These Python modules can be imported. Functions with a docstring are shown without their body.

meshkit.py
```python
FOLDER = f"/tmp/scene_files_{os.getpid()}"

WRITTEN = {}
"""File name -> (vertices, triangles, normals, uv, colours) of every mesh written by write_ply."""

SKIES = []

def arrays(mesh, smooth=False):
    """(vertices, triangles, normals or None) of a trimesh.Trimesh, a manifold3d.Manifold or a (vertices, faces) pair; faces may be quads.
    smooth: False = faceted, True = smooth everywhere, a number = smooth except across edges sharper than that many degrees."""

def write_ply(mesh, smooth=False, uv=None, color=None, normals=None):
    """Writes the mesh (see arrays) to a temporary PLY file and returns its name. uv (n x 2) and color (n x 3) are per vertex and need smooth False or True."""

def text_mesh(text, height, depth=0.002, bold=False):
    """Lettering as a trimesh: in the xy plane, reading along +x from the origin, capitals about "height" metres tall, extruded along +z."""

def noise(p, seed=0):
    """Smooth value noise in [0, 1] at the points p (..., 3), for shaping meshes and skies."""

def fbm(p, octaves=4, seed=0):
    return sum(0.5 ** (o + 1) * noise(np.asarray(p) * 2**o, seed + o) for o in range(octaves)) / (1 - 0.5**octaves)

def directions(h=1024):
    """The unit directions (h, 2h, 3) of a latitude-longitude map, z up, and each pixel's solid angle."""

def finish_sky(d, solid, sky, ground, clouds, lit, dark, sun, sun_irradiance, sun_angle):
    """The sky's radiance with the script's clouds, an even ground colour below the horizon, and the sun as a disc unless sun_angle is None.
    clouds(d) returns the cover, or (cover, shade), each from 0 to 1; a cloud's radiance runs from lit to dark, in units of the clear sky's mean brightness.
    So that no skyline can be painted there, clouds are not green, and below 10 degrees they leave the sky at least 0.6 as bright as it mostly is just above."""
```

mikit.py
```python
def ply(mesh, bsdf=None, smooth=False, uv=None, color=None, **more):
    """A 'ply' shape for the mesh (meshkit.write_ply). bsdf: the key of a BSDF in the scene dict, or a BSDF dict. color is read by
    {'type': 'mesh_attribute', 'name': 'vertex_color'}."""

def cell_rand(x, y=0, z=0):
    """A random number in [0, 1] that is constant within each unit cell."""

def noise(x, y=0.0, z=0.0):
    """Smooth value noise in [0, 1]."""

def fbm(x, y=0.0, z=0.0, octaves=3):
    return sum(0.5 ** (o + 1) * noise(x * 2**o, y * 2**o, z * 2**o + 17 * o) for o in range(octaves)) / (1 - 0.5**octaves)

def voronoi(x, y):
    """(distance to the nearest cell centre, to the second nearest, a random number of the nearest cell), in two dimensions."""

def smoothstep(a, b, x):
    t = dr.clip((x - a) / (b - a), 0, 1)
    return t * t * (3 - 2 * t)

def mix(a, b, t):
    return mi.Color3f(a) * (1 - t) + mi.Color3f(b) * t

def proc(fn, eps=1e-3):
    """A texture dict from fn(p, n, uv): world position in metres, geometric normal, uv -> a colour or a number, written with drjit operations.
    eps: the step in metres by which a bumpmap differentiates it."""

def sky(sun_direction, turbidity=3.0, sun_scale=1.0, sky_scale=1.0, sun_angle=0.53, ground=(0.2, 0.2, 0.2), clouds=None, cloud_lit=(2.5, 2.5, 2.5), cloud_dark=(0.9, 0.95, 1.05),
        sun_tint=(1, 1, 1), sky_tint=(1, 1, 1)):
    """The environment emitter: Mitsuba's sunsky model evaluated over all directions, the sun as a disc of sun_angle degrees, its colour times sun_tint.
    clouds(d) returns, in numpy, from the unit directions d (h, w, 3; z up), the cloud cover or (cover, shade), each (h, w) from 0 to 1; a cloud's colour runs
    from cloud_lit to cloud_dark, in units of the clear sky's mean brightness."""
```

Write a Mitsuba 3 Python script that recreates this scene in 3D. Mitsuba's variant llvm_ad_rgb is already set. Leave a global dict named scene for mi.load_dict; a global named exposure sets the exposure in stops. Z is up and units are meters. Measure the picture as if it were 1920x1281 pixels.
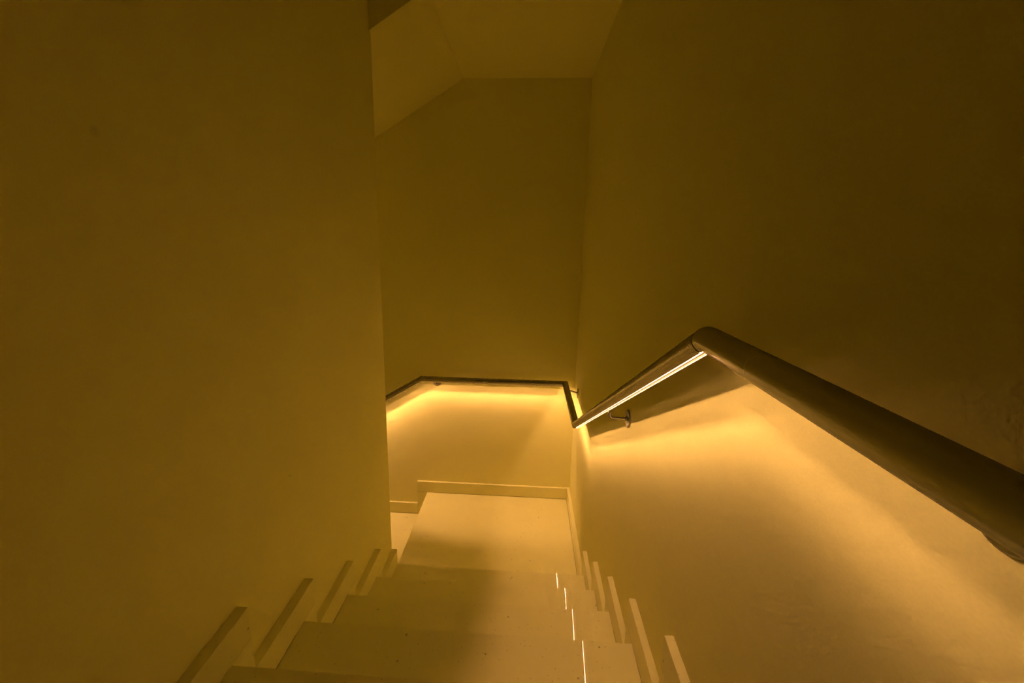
import math, numpy as np, trimesh, mitsuba as mi, mikit, drjit as dr
import shapely
from shapely.geometry import Polygon, Point, box as sbox
from mikit import noise, fbm, voronoi, cell_rand, smoothstep, mix

T = mi.ScalarTransform4f
scene, labels = {}, {}

# ------------------------------------------------------------------ camera, exposure
CAM = np.array([-0.35441, -2.06610, 1.87690])
RIGHT, UP, FWD = (np.array(r) for r in ((0.9977062, 0.06591947, 0.01539376), (-0.02952439, 0.21911375, 0.97525252), (-0.06091515, 0.97346997, -0.22055737)))
FOCAL = 855.41
exposure = 3.0
scene['camera'] = {
    'type': 'perspective', 'fov': math.degrees(2 * math.atan(960 / FOCAL)), 'fov_axis': 'x', 'near_clip': 0.02, 'far_clip': 60.0,
    'principal_point_offset_x': 26.05 / 1920, 'principal_point_offset_y': -0.95 / 1281,
    'to_world': T().look_at(origin=CAM.tolist(), target=(CAM + FWD).tolist(), up=UP.tolist()),
}
# the only lamps of the place: amber LED tape in the slot under the handrail (meshes built below, with added strips that glow as its reflections)
LED_COLOR = np.array([1.0, 0.49, 0.225])
LED_MAIN, REFL_SIDE, REFL_EDGE = 36.0, 28.0, 0.6

# ------------------------------------------------------------------ dimensions (metres)
G, R = 0.3132, 0.1837              # going and riser of a step
XL, XTL, XTR = -1.0300, -1.0013, -0.0218   # face of left wall, left and right end of the treads
XLE = -1.0666                      # left edge of the landing
D, YC = 1.0255, 0.0047             # back wall, far end of the left wall
TS, HS, TB = 0.075, 0.0869, 0.0193 # skirting: past the nosing, height, thickness on the back wall
ZC = 2.842                         # ceiling over the landing
XCR = -0.785                       # crease between flat ceiling and sloping soffit
SL = R / G
TOP = 5                            # step that is the upper landing
YOPEN = -1.85                      # left wall and stair ceiling cut off here, empty beyond to lose bounced light
YEND, XEND, ZTOP, ZBOT = -3.6, -3.4, 3.75, -1.66

# ------------------------------------------------------------------ helpers
def bbox(x0, x1, y0, y1, z0, z1, b=0.0):
    """A box, its edges chamfered by b."""
    lo, hi = np.array([x0, y0, z0], float), np.array([x1, y1, z1], float)
    if b <= 0:
        m = trimesh.creation.box(extents=hi - lo)
        m.apply_translation((lo + hi) / 2)
        return m
    pts = []
    for sx in (0, 1):
        for sy in (0, 1):
            for sz in (0, 1):
                c = np.where([sx, sy, sz], hi, lo)
                i = np.where([sx, sy, sz], -1, 1) * b
                for k in range(3):
                    p = c + i
                    p[k] = c[k]
                    pts.append(p)
    return trimesh.convex.convex_hull(np.array(pts))


def prism(poly, axis, a, b):
    """Polygon of (p, q) pairs extruded along an axis from a to b; axis 'x': (y, z); axis 'y': (x, z); axis 'z': (x, y)."""
    m = trimesh.creation.extrude_polygon(Polygon(poly), b - a, engine='earcut')
    v = np.array(m.vertices)
    p, q, h = v[:, 0], v[:, 1], v[:, 2] + a
    w = {'x': np.stack([h, p, q], 1), 'y': np.stack([p, h, q], 1), 'z': np.stack([p, q, h], 1)}[axis]
    m = trimesh.Trimesh(w, m.faces, process=False)
    if m.volume < 0:
        m.invert()
    return m


def cat(*ms):
    return trimesh.util.concatenate(list(ms))


def free(key):
    if key not in scene and key not in labels and not any(k.startswith(key + '__') for k in scene):
        return key
    n = 1
    while True:
        k = f'{key}_{n:03d}'
        if k not in scene and k not in labels and not any(q.startswith(k + '__') for q in scene):
            return k
        n += 1


def thing(name, label, category, group=None):
    key = free(name)
    labels[key] = {'label': label, 'category': category}
    if group:
        labels[key]['group'] = group
    return key


def part(parent, name, mesh, bsdf, smooth=False, label=None, **more):
    key = free(f'{parent}__{name}')
    scene[key] = mikit.ply(mesh, bsdf, smooth, **more)
    if label:
        labels[key] = {'label': label}
    return key


def struct(name, mesh, bsdf, label):
    scene[name] = mikit.ply(mesh, bsdf)
    labels[name] = {'label': label, 'kind': 'structure'}
    return name


# ------------------------------------------------------------------ materials
PAINT = (0.81, 0.79, 0.345)
SPECK = (0.8975, 1.1947)


def paint_col(p, n, uv):
    m = fbm(p.x * 2.3 + 5, p.y * 2.3, p.z * 2.3, octaves=3)
    f = noise(p.x * 60, p.y * 60, p.z * 60)
    g = noise(p.x * 380, p.y * 380, p.z * 380)
    c = mix(mi.Color3f(*PAINT) * 0.965, mi.Color3f(*PAINT) * 1.02, m) * (0.965 + 0.02 * f + 0.05 * g)
    # one rubbed smudge on the left wall
    d2 = dr.sqrt(dr.square(p.y + 1.349) + dr.square(p.z - 2.030))
    smudge = dr.select(p.x < -0.9, (1 - smoothstep(0.003, 0.013, d2)) * 0.13, mi.Float(0))
    d3 = dr.sqrt(dr.square(p.y + SPECK[0]) + dr.square(p.z - SPECK[1]))
    speck = dr.select(p.x < -0.9, (1 - smoothstep(0.0015, 0.004, d3)) * 0.35, mi.Float(0))
    return c * (1 - speck) * (1 - smudge)


def plaster_relief(p, n, uv):
    return fbm(p.x * 330, p.y * 330, p.z * 330, octaves=2)


scene['paint'] = {'type': 'twosided', 'bsdf': {'type': 'bumpmap', 'bump': mikit.proc(plaster_relief), 'scale': 0.00045,
                  'nested': {'type': 'diffuse', 'reflectance': mikit.proc(paint_col)}}}


def stone_col(p, n, uv):
    m = fbm(p.x * 9, p.y * 9, p.z * 9, octaves=3)
    c = mix(mi.Color3f(0.77, 0.75, 0.36), mi.Color3f(0.82, 0.80, 0.38), m)
    u, v = dr.select(dr.abs(n.z) > 0.5, p.x, p.x + p.y), dr.select(dr.abs(n.z) > 0.5, p.y, p.z)
    d1, _, w = voronoi(u * 60, v * 60)
    fleck = (1 - smoothstep(0.05, 0.16, d1)) * dr.select(w > 0.86, 0.10 + 0.25 * (w - 0.86) / 0.14, mi.Float(0))
    d3, _, w3 = voronoi(u * 11 + 3.3, v * 11)
    spot = (1 - smoothstep(0.020, 0.045, d3)) * dr.select(w3 > 0.80, mi.Float(0.5), mi.Float(0))
    slab = 0.97 + 0.06 * cell_rand(dr.floor((p.z + 0.02) / R), dr.select(dr.abs(n.z) > 0.5, mi.Float(1), mi.Float(2)), 36)   # slabs differ in tone; seed picked to paint in dimming light towards the viewer
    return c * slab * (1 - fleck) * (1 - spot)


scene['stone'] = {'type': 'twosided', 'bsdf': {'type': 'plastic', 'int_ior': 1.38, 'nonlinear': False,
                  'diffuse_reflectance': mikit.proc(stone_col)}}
scene['concrete'] = {'type': 'diffuse', 'reflectance': {'type': 'rgb', 'value': [0.45, 0.43, 0.36]}}


def steel_rough(p, n, uv):
    return 0.16 + 0.10 * noise(p.x * 900, p.y * 25, p.z * 900)


scene['steel'] = {'type': 'twosided', 'bsdf': {'type': 'roughconductor', 'material': 'none', 'distribution': 'ggx', 'alpha': 0.10,
                  'specular_reflectance': {'type': 'rgb', 'value': [0.37, 0.35, 0.30]}}}
scene['steel_dark'] = {'type': 'twosided', 'bsdf': {'type': 'roughplastic', 'alpha': 0.3, 'diffuse_reflectance': {'type': 'rgb', 'value': [0.03, 0.028, 0.022]}}}
scene['led_body'] = {'type': 'diffuse', 'reflectance': {'type': 'rgb', 'value': [0.3, 0.3, 0.25]}}

# ------------------------------------------------------------------ the room
W = 0.2
struct('wall_right', bbox(0, W, YEND, D + W, ZBOT, ZTOP + 0.1), 'paint', 'plain cream plastered wall on the right, lit amber below the handrail')
struct('wall_left', bbox(XL - W, XL, YOPEN, YC, ZBOT, ZTOP + 0.1), 'paint', 'large plain cream plastered wall on the left of the steps, ending in a sharp corner')
struct('wall_back', bbox(XEND, 0, D, D + W, ZBOT, ZTOP + 0.1), 'paint', 'plain cream plastered wall facing the viewer beyond the landing')
struct('wall_inner', bbox(XEND, XL - W, YC - W, YC, ZBOT, ZTOP + 0.1), 'paint', 'cream plastered wall along the lower flight, round the corner of the left wall')
struct('wall_end', bbox(XEND - W, XEND, YC - W, D + W, ZBOT, ZTOP + 0.1), 'paint', 'cream plastered wall at the foot of the lower flight')
struct('floor', bbox(XEND, XL - W, YC, D, ZBOT - 0.1, ZBOT), 'stone', 'stone floor at the foot of the lower flight')
# ceiling: flat over the landing, soffit of the flight overhead falling to the left, soffit rising towards the viewer, fascia between them
zs = lambda x: ZC + 0.593 * (x - XCR)
yu = YC - (ZTOP - ZC) / SL
struct('ceiling', bbox(XCR, 0, YC, D, ZC, ZC + 0.12), 'paint', 'flat cream ceiling above the landing')
part('ceiling', 'sloping_soffit', prism([(XEND, zs(XEND)), (XCR, ZC), (XCR, ZC + 0.12), (XEND, zs(XEND) + 0.12)], 'y', YC, D), 'paint', label='sloping underside of the flight overhead, falling to the left')
part('ceiling', 'fascia', prism([(XL - 0.0, zs(XL)), (XCR, ZC), (XCR, ZC + 0.12), (XL - 0.0, ZC + 0.12)], 'y', YC - 0.02, YC), 'paint', label='small upright triangle of plaster at the corner of the left wall')
part('ceiling', 'rising_soffit', prism([(YC, ZC), (yu, ZTOP), (YOPEN, ZTOP), (YOPEN, ZTOP + 0.1), (yu - 0.05, ZTOP + 0.1), (YC, ZC + 0.13)], 'x', XL, 0), 'paint', label='underside of the flight overhead, rising towards the viewer')

# ------------------------------------------------------------------ stairs
NB = 0.0026                        # chamfer of a nosing
SLAB, OV = 0.030, 0.018            # thickness of tread slab, nosing past the riser
fl = thing('stair_flight', 'flight of pale polished stone steps going down from the viewer to the landing', 'stairs')
prof = []
for k in range(TOP, 0, -1):
    prof += [(-(k - 1) * G - OV - 0.02 if k < TOP else -(k - 1) * G - OV - 0.02, k * R - SLAB - 0.002), (-(k - 1) * G - OV - 0.02, (k - 1) * R - SLAB - 0.002)]
body = [(YEND + 0.001, TOP * R - SLAB - 0.002)] + prof + [(-OV - 0.02, -0.25), (-1.6, TOP * R - 0.55), (YEND + 0.001, TOP * R - 0.55)]
part(fl, 'body', prism(body, 'x', XL + 0.002, -0.002), 'concrete')
for k in range(1, TOP + 1):
    y1, y0 = -(k - 1) * G, (-k * G - OV - 0.016 if k < TOP else YEND + 0.002)
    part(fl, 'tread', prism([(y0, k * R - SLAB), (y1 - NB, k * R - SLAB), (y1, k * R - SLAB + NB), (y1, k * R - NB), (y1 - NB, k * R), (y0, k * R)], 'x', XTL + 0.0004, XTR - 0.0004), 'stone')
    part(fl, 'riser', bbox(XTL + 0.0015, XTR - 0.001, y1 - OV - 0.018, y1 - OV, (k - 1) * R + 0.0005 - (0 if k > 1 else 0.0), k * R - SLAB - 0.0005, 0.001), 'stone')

ld = thing('stair_landing', 'pale stone landing slab at the foot of the near steps, below the back wall', 'landing')
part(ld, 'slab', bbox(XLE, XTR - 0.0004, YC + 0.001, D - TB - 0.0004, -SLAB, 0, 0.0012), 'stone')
part(ld, 'body', bbox(XLE + OV + 0.02, -0.001, YC + 0.001, D - 0.001, -R + 0.001, -SLAB - 0.001), 'concrete')
part(ld, 'riser', bbox(XLE + OV, XLE + OV + 0.018, YC + 0.024, D - TB - 0.001, -R + 0.0005, -SLAB - 0.0005, 0.001), 'stone')

lf = thing('stair_flight', 'lower flight of pale stone steps dropping away behind the corner of the left wall', 'stairs')
NL = 8
prof = []
for k in range(1, NL):
    xr = XLE - (k - 1) * G
    prof += [(xr + OV + 0.02, -(k - 1) * R - SLAB - 0.002), (xr + OV + 0.02, -k * R - SLAB - 0.002)]
xb = XLE - (NL - 1) * G + OV + 0.02
prof = prof[1:] + [(xb, -(NL - 1) * R - SLAB), (xb, ZBOT + 0.001)]
part(lf, 'body', prism(prof + [(xb + 0.35, ZBOT + 0.001), (XLE + OV + 0.015, -0.55)], 'y', YC + 0.002, D - 0.001), 'concrete')
for k in range(1, NL):
    xr, xl = XLE - (k - 1) * G, XLE - k * G
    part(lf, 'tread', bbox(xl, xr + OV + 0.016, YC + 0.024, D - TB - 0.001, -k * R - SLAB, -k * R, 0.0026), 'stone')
    if k > 1:
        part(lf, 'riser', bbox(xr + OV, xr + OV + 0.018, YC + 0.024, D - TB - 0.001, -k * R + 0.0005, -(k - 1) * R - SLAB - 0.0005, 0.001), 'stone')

# ------------------------------------------------------------------ stepped skirtings
BV = 0.0014


def skirting(name, label, x0, x1, left):
    labels[name] = {'label': label, 'kind': 'structure'}
    for k in range(1, TOP + 1):
        ya, yb = -k * G + TS + 0.0008, -(k - 1) * G + TS
        if k == TOP:
            ya = (YOPEN if left else YEND) + 0.001
        if left and k == 1:
            yb = YC
        part(name, 'tread_board', bbox(x0, x1, ya, yb, k * R + 0.0008, k * R + HS, BV), 'stone')
        part(name, 'riser_board', bbox(x0, x1, -(k - 1) * G - 0.05, yb, (k - 1) * R + (0.0008 if k > 1 else 0), k * R, BV), 'stone')


skirting('baseboard_left', 'stepped pale stone skirting along the left wall', XL + 0.0003, XTL, True)
skirting('baseboard_right', 'stepped pale stone skirting along the right wall', XTR, -0.0003, False)
part('baseboard_right', 'landing_board', bbox(XTR, -0.0003, TS + 0.0008, D - 0.0003, 0, HS, BV), 'stone')
labels['baseboard_back'] = {'label': 'stepped pale stone skirting along the back wall', 'kind': 'structure'}
part('baseboard_back', 'landing_board', bbox(XLE - TS, XTR - 0.0005, D - TB, D - 0.0003, 0.0008, HS, BV), 'stone')
for k in range(1, NL):
    xr, xl = XLE - (k - 1) * G - TS, XLE - k * G - TS
    part('baseboard_back', 'riser_board', bbox(xr, xr + TS + 0.05, D - TB, D - 0.0003, -k * R + 0.0008, -(k - 1) * R, BV), 'stone')
    part('baseboard_back', 'tread_board', bbox(xl, xr - 0.0008, D - TB, D - 0.0003, -k * R + 0.0008, -k * R + HS, BV), 'stone')

# ------------------------------------------------------------------ handrail with LED tape in its underside
RX, RR = 0.0764, 0.0200            # distance of the tube's axis from the wall, radius
SLOT, HLED = 0.0074, 0.012
LIPV = math.sqrt(RR ** 2 - SLOT ** 2)
VLED = LIPV - HLED
hr = thing('handrail', 'tubular stainless steel handrail on wall brackets with glowing amber light tape in its underside', 'handrail')
Zn, Zl = 1.7319, 0.9124
Y1, Y2 = -1.3632, 0.2369
PTS = [np.array(p) for p in ((-RX, YEND + 0.3, Zn), (-RX, Y1, Zn), (-RX, Y2, Zl), (-RX, D - RX, Zl), (-1.0772, D - RX, Zl), (-2.95, D - RX, Zl - 0.6 * (2.95 - 1.0772)))]
unit = lambda v: np.asarray(v, float) / np.linalg.norm(v)


def frame(d):
    """(towards the wall, down) across a rail that runs along d; the wall is on the right of the one who walks down."""
    u = unit(np.cross(d, [0, 0, 1]))
    return u, np.cross(d, u)


def arc(a, p, b, r, n=8):
    """Rounds the corner p between a and b: points on the arc, from the leg of a to the leg of b."""
    d0, d1 = unit(p - a), unit(b - p)
    th = math.acos(np.clip(d0 @ d1, -1, 1))
    s = r * math.tan(th / 2)
    nrm = unit(d1 - d0 * (d0 @ d1))
    c = p - d0 * s + nrm * r
    return [c + r * (-nrm * math.cos(t) + d0 * math.sin(t)) for t in np.linspace(0, th, n + 1)], s


def rings(points, prof, n_start=None, n_end=None):
    """Rings of the (u, v) profile at the points, mitred at inner points and at ends with a given plane normal."""
    out = []
    ds = [unit(b - a) for a, b in zip(points[:-1], points[1:])]
    for i, p in enumerate(points):
        d = ds[min(i, len(ds) - 1)]
        nn = d
        if 0 < i < len(ds):
            nn, d = unit(ds[i - 1] + ds[i]), ds[i - 1]
        elif i == 0 and n_start is not None:
            nn = n_start
        elif i == len(ds) and n_end is not None:
            nn = n_end
        u, v = frame(d)
        q = prof[:, :1] * u + prof[:, 1:] * v
        out.append(p + q - ((q @ nn) / (d @ nn))[:, None] * d)
    return out


def sweep(points, poly, n_start=None, n_end=None, caps=True):
    prof = np.array(poly.exterior.coords)[:-1]
    if not poly.exterior.is_ccw:
        prof = prof[::-1]
    rs, n = rings(points, prof, n_start, n_end), len(prof)
    v = np.vstack(rs)
    f = []
    for k in range(len(rs) - 1):
        for i in range(n):
            j = (i + 1) % n
            f += [[k * n + i, k * n + j, (k + 1) * n + j], [k * n + i, (k + 1) * n + j, (k + 1) * n + i]]
    ms = [trimesh.Trimesh(v, f, process=False)]
    if caps:
        pv, pf = trimesh.creation.triangulate_polygon(Polygon(prof), engine='earcut')
        idx = [int(np.argmin(((prof - a) ** 2).sum(1))) for a in pv]
        for r, flip in ((rs[0], True), (rs[-1], False)):
            ff = np.array([[idx[a] for a in t] for t in pf])
            ms.append(trimesh.Trimesh(r, ff[:, ::-1] if flip else ff, process=False))
    m = cat(*ms)
    if m.volume < 0:
        m.invert()
    return m


def tape(points, u0, u1, v, n_start=None, n_end=None):
    """A flat strip facing out of the slot."""
    rs = rings(points, np.array([[u0, v], [u1, v]]), n_start, n_end)
    vv, f = np.vstack(rs), []
    for k in range(len(rs) - 1):
        a, b, c, d = 2 * k, 2 * k + 1, 2 * k + 3, 2 * k + 2
        f += [[a, b, c], [a, c, d]]
    m = trimesh.Trimesh(vv, f, process=False)
    down = frame(unit(points[1] - points[0]))[1]
    if m.face_normals[0] @ down < 0:
        m.invert()
    return m


circ = Point(0, 0).buffer(RR, quad_segs=16)
inner = Point(0, 0).buffer(RR - 0.0016, quad_segs=12)
cavity = inner.intersection(sbox(-1, VLED - 0.0008, 1, 1)).union(sbox(-SLOT, VLED - 0.0008, SLOT, 1))
TUBE = circ.difference(cavity)
SEAM = Point(0, 0).buffer(RR - 0.0012, quad_segs=16).difference(cavity)

# corner planes and the small-radius bend at the top of the slope
arc1, s1 = arc(PTS[0], PTS[1], PTS[2], 0.030)
dn, dd, dl, db, de = (unit(PTS[i + 1] - PTS[i]) for i in range(5))
m2, m3, m4 = unit(dd + dl), unit(dl + db), unit(db + de)
GAP, RING = 0.0005, 0.0036
bend_a, bend_b = PTS[1] - dn * (s1 + 0.004), PTS[1] + dd * (s1 + 0.004)
joint = PTS[1] - dn * 0.165        # short sleeve beyond the bend
part(hr, 'rail_tube', sweep([PTS[0], joint - dn * GAP], TUBE), 'steel', 40)
part(hr, 'rail_tube', sweep([joint, bend_a], TUBE), 'steel', 40)
part(hr, 'elbow', sweep([bend_a] + arc1 + [bend_b], TUBE), 'steel', 40)
part(hr, 'rail_tube', sweep([bend_b + dd * (RING + 0.0125), PTS[2]], TUBE, None, m2), 'steel', 40)
part(hr, 'rail_tube', sweep([PTS[2], PTS[3]], TUBE, m2, m3), 'steel', 40)
part(hr, 'rail_tube', sweep([PTS[3], PTS[4]], TUBE, m3, m4), 'steel', 40)
part(hr, 'rail_tube', sweep([PTS[4], PTS[5]], TUBE, m4, None), 'steel', 40)
part(hr, 'seam', sweep([joint - dn * GAP, joint], Point(0, 0).buffer(RR - 0.0003, quad_segs=16).difference(cavity), caps=False), 'steel')
part(hr, 'seam', sweep([bend_b, bend_b + dd * RING], SEAM, caps=False), 'steel_dark')
part(hr, 'sleeve', sweep([bend_b + dd * RING, bend_b + dd * (RING + 0.012)], TUBE), 'steel', 40)
part(hr, 'seam', sweep([bend_b + dd * (RING + 0.012), bend_b + dd * (RING + 0.0125)], SEAM, caps=False), 'steel_dark')
part(hr, 'end_cap', sweep([PTS[0] - dn * 0.004, PTS[0]], circ), 'steel', 40)

# light tape: per run a main line, plus glowing strips added in place of its reflections in the slot sides
LED_NEAR_END = -1.78
runs = [
    ([np.array([-RX, LED_NEAR_END, Zn])] + arc1[:5], (0.50, 0.60)),
    (arc1[4:] + [PTS[2] - dd * 0.005], (1.0, 0.82)),
    ([PTS[2] + dl * 0.005, PTS[3] - dl * 0.03], (1.7, 1.7)),
    ([PTS[3] + db * 0.03, PTS[4] - db * 0.004], (1.65, 0.62)),
    ([PTS[4] + de * 0.004, PTS[4] + de * 1.3], (2.2, 0.45)),
]
rgb = lambda s: {'type': 'rgb', 'value': (LED_COLOR * s).tolist()}
u_main = 0.53 * HLED - SLOT
u_side = SLOT - 1.73 * HLED + 0.0022
for run, (gain, side_gain) in runs:
    n = sum(np.linalg.norm(q - p) for p, q in zip(run[:-1], run[1:]))
    lamp = lambda power, width: {'type': 'area', 'radiance': rgb(power), 'sampling_weight': float(n * power * width * 100)}
    t = part(hr, 'light_tape', tape(run, u_main - 0.0011, u_main + 0.0009, VLED), 'led_body', label='glowing amber light tape in the slot of the rail', emitter=lamp(LED_MAIN * gain, 0.002))
    part(t, 'side_reflection', tape(run, u_side - 0.0018, u_side + 0.0006, VLED), 'led_body', emitter=lamp(REFL_SIDE * side_gain, 0.0024))  # added emitter, stands in for the tape mirrored in the slot
    part(t, 'edge_reflection', cat(tape(run, 0.0086, 0.0143, VLED), tape(run, 0.0147, 0.0158, VLED)), 'led_body', emitter=lamp(REFL_EDGE, 0.006))  # added glow for the slot reflections that face the viewer


def bracket(axis_point, wall_dir, along, drop=0.04, straight=False):
    """Round rosette on the wall, a rod that leaves it, bends up and meets the tube's underside."""
    w = unit(wall_dir)
    up = np.array([0, 0, 1.0])
    foot = axis_point + w * RX - up * drop
    end = axis_point + w * 0.0115 - up * 0.0165
    h0, h1 = foot - w * 0.006, np.array([end[0], end[1], foot[2]])
    pts = [foot - w * 0.004]
    a, s = arc(h0, h1, end + up * 0.02, 0.014, 6)
    pts += [h0] + a + [end]
    if straight:
        pts = [foot - w * 0.004, axis_point + w * 0.017 - up * 0.006]
    b = part(hr, 'bracket', rod(pts, 0.0055), 'steel', 40)
    prof = np.array([(0, 0.0058), (0.0278, 0.0058), (0.0297, 0.0046), (0.0301, 0.0030), (0.0301, 0.0002), (0, 0.0002)])[::-1]
    m = trimesh.creation.revolve(prof, sections=40)
    zaxis = -w
    xaxis = up
    M = np.eye(4)
    M[:3, 0], M[:3, 1], M[:3, 2], M[:3, 3] = xaxis, np.cross(zaxis, xaxis), zaxis, foot
    m.apply_transform(M)
    if m.volume < 0:
        m.invert()
    part(b, 'rosette', m, 'steel', 30)
    ring = trimesh.creation.revolve(np.array([(0.0056, 0.0058), (0.0085, 0.0060), (0.0082, 0.0105), (0.0056, 0.0112)]), sections=24)
    ring.apply_transform(M)
    if ring.volume < 0:
        ring.invert()
    part(b, 'collar', ring, 'steel', 30)


def rod(points, r, n=14):
    pts = np.array(points, float)
    t = np.gradient(pts, axis=0)
    t /= np.linalg.norm(t, axis=1, keepdims=True)
    t[0], t[-1] = unit(pts[1] - pts[0]), unit(pts[-1] - pts[-2])
    side = unit(np.cross(pts[-1] - pts[0], [0, 0, 1]))
    ang = np.arange(n) * 2 * np.pi / n
    v = np.vstack([p + r * (np.cos(ang)[:, None] * side + np.sin(ang)[:, None] * np.cross(d, side)) for p, d in zip(pts, t)] + [pts[:1], pts[-1:]])
    f, m = [], len(pts)
    for k in range(m - 1):
        for i in range(n):
            j = (i + 1) % n
            f += [[k * n + i, k * n + j, (k + 1) * n + j], [k * n + i, (k + 1) * n + j, (k + 1) * n + i]]
    for i in range(n):
        j = (i + 1) % n
        f += [[m * n, j, i], [m * n + 1, (m - 1) * n + i, (m - 1) * n + j]]
    mm = trimesh.Trimesh(v, f, process=False)
    if mm.volume < 0:
        mm.invert()
    return mm


along = lambda a, d, s: a + d * s
px, py = np.array([1.0, 0, 0]), np.array([0, 1.0, 0])
bracket(along(PTS[1], dd, (0.7705) / dd[1]), px, dd, 0.047)
bracket(np.array([-RX, 0.834, Zl]), px, dl, 0.024, True)
bracket(np.array([-0.9797, D - RX, Zl]), py, db, 0.042)
bracket(np.array([-RX, -1.752, Zn]), px, dn, 0.042, True)
bracket(np.array([-RX, -2.75, Zn]), px, dn, 0.040, True)
bracket(along(PTS[4], de, 0.95), py, de, 0.047)
